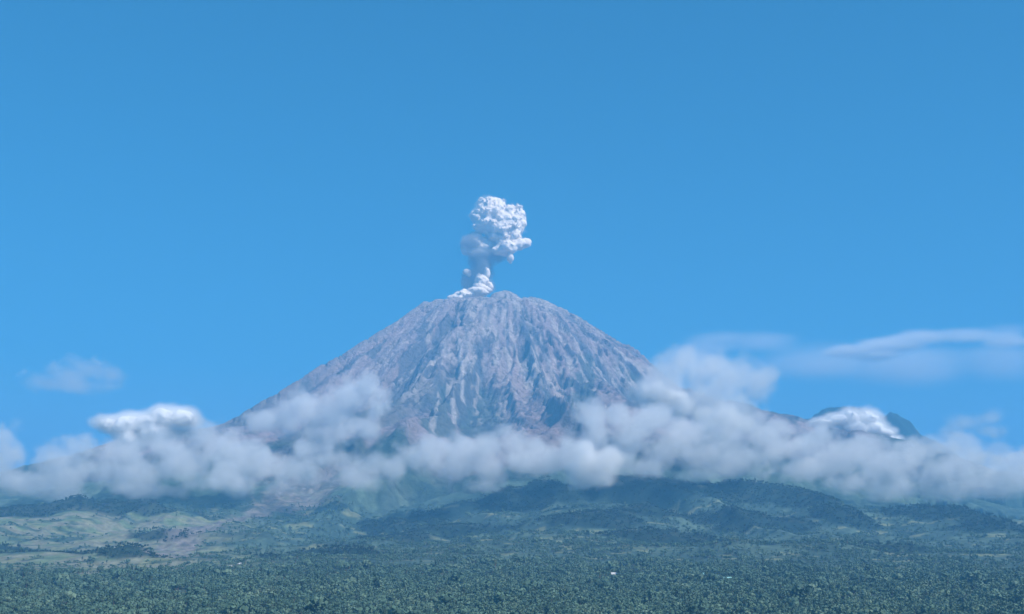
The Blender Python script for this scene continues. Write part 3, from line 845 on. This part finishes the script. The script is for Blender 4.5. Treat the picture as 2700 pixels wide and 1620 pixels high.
def on_hill(x, y):
    i = np.clip(np.searchsorted(xs, x), 0, len(xs) - 1); j = np.clip(np.searchsorted(ys, y), 0, len(ys) - 1)
    return HM[j, i]
def wood(x, y):
    return (1 - on_hill(x, y)) * (1 - bare_at(x, y)) * (0.35 + 0.65 * smooth(0.36, 0.5, fbm(x / 140, y / 110, 3, seed=110)))
scatter('forest', 'dense green forest on the plain in front of the volcano', 40000, 1850, 3700, lambda x, y: wood(x, y) * (1 - smooth(2750, 3650, y + 500 * (fbm(x / 400, y / 200, 3, seed=118) - 0.5))), 21, 0.9, 1.9)
scatter('forest', 'blue green forest covering the foothills under the clouds', 62000, 3000, 6600, lambda x, y: wood(x, y) * (1 - 0.55 * smooth(3200, 5400, y)), 22, 0.6, 1.3)
shade_forms = []
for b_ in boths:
    me = b_.data.copy(); me.materials[0] = M_LEAF_SHADE
    shade_forms.append(bpy.data.objects.new('tree_form', me))
scatter('forest', 'blue green woods on the low hills under the clouds, cloud shade painted in', 40000, 2400, 6800, lambda x, y: on_hill(x, y) ** 2, 23, 0.8, 1.2, shade_forms)

# ------------------------------------------------------------------ village houses among the trees
def plain(name, c, rough=0.8):
    m = material(name); n, l = m.node_tree.nodes, m.node_tree.links
    out = n.new('ShaderNodeOutputMaterial'); b = n.new('ShaderNodeBsdfPrincipled'); b.inputs['Roughness'].default_value = rough
    no = n.new('ShaderNodeTexNoise'); no.inputs['Scale'].default_value = 0.8; no.inputs['Detail'].default_value = 4
    tc = n.new('ShaderNodeTexCoord'); l.new(tc.outputs['Object'], no.inputs['Vector'])
    r = n.new('ShaderNodeValToRGB'); r.color_ramp.elements[0].color = tuple(q * 0.75 for q in c) + (1,); r.color_ramp.elements[1].color = c + (1,)
    l.new(no.outputs['Fac'], r.inputs['Fac']); l.new(r.outputs[0], b.inputs['Base Color']); l.new(b.outputs[0], out.inputs['Surface'])
    return m
M_WALL, M_TIN, M_TURQ, M_TILE, M_DARK = plain('plaster', (0.75, 0.74, 0.7)), plain('tin_roof', (0.62, 0.64, 0.66), 0.5), plain('turquoise_roof', (0.30, 0.60, 0.58), 0.5), plain('tile_roof', (0.36, 0.17, 0.11)), plain('dark_opening', (0.03, 0.03, 0.035), 0.3)
def bm_box(lo, hi):
    return [(x, y, z) for x in (lo[0], hi[0]) for y in (lo[1], hi[1]) for z in (lo[2], hi[2])], [(0, 1, 3, 2), (4, 6, 7, 5), (0, 4, 5, 1), (2, 3, 7, 6), (0, 2, 6, 4), (1, 5, 7, 3)]
def house(px, py, L_, W_, roof, label, turn, d):
    a_, _ = ray(px, py)
    x, y = a_ * d, d
    h = bpy.data.objects.new('house', None); C.objects.link(h)
    h.location = (x, y, float(ground_at(x, y)) + 0.3); h.rotation_euler = (0, 0, turn)
    tag(h, label, 'house', 'village houses among the trees')
    H_ = 4.2
    def add(nm, vf, mat):
        me = mesh_of(nm, vf[0], vf[1], mat); o = bpy.data.objects.new(nm, me); C.objects.link(o); o.parent = h
        return o
    add('wall', bm_box((-L_ / 2, -W_ / 2, -1.5), (L_ / 2, W_ / 2, H_)), M_WALL)
    e = 0.9; rz = H_ + W_ * 0.36; t = 0.25
    a, b = L_ / 2 + e, W_ / 2 + e
    z0 = H_ - e * 0.5
    v = [(-a, -b, z0), (a, -b, z0), (a, 0, rz), (-a, 0, rz), (-a, b, z0), (a, b, z0)]
    v += [(p[0], p[1], p[2] + t) for p in v]
    f = [(0, 1, 2, 3), (3, 2, 5, 4), (6, 9, 8, 7), (9, 10, 11, 8), (0, 6, 7, 1), (4, 5, 11, 10), (0, 3, 9, 6), (3, 4, 10, 9), (1, 7, 8, 2), (2, 8, 11, 5)]
    add('roof', (v, f), roof)
    g = [(-L_ / 2 + 0.02, -W_ / 2 + 0.05, H_), (-L_ / 2 + 0.02, W_ / 2 - 0.05, H_), (-L_ / 2 + 0.02, 0, rz - 0.3), (L_ / 2 - 0.02, -W_ / 2 + 0.05, H_), (L_ / 2 - 0.02, W_ / 2 - 0.05, H_), (L_ / 2 - 0.02, 0, rz - 0.3)]
    add('gable', (g, [(0, 2, 1), (3, 4, 5)]), M_WALL)
    add('door', bm_box((-0.5, -W_ / 2 - 0.06, -0.2), (0.5, -W_ / 2 + 0.02, 2.2)), M_DARK)
    for s_ in (-1, 1):
        add('window', bm_box((s_ * L_ * 0.3 - 0.8, -W_ / 2 - 0.05, 1.2), (s_ * L_ * 0.3 + 0.8, -W_ / 2 + 0.02, 2.6)), M_DARK)
HOUSES = [
    (1618, 1531, 15, 11, M_TIN, 'small white house with pale roof beside the dark wood right of the picture middle', 0.3, 3150),
    (1433, 1540, 12, 9, M_TIN, 'white house among trees below the middle of the volcano', -0.4, 3060),
    (1009, 1520, 26, 12, M_TURQ, 'long turquoise roofed shed left of the picture middle', 0.05, 3200),
    (1355, 1552, 24, 9, M_TIN, 'long grey tin roofed shed by a dark row of trees', 0.1, 2900),
    (1577, 1606, 26, 9, M_TIN, 'pale roofed long house at the bottom edge, in the nearest trees', 0.05, 2230),
    (633, 1476, 18, 12, M_TIN, 'pale white house on the lower left, beside a dark wood', 0.5, 3700),
    (606, 1488, 14, 12, M_TIN, 'pale boxy house just left of and below the white house on the lower left', -0.3, 3550),
    (1914, 1546, 28, 12, M_TURQ, 'pale turquoise roofed hall right of the picture middle', 0.0, 3000),
    (1850, 1534, 20, 10, M_TURQ, 'small turquoise roofed house left of the turquoise roofed hall', 0.1, 3100),
    (2302, 1524, 20, 12, M_TIN, 'white roofed house above the dark grove on the right', -0.1, 3200),
    (1240, 1592, 18, 10, M_TILE, 'brown tiled house low in the picture among near trees', 0.2, 2350),
]
for hh in HOUSES:
    house(*hh)

# ------------------------------------------------------------------ haze
mh = material('haze_air')
n, l = mh.node_tree.nodes, mh.node_tree.links
out = n.new('ShaderNodeOutputMaterial'); v = n.new('ShaderNodeVolumePrincipled')
v.inputs['Color'].default_value = (0.17, 0.565, 1.0, 1); v.inputs['Density'].default_value = 7.3e-5; v.inputs['Anisotropy'].default_value = 0.0
l.new(v.outputs[0], out.inputs['Volume'])
def box(name, lo, hi, mat):
    vs_ = [(x, y, z) for x in (lo[0], hi[0]) for y in (lo[1], hi[1]) for z in (lo[2], hi[2])]
    fs = [(0, 1, 3, 2), (4, 6, 7, 5), (0, 4, 5, 1), (2, 3, 7, 6), (0, 2, 6, 4), (1, 5, 7, 3)]
    me = bpy.data.meshes.new(name); me.from_pydata(vs_, [], fs); me.materials.append(mat)
    o = bpy.data.objects.new(name, me); C.objects.link(o)
    return o
hz = box('haze', (-46000, -12000, float(Hh.min()) - 1.5), (46000, 60000, 4950), mh)
tag(hz, 'thin blue haze filling the air in front of the volcano', None, None, 'stuff')
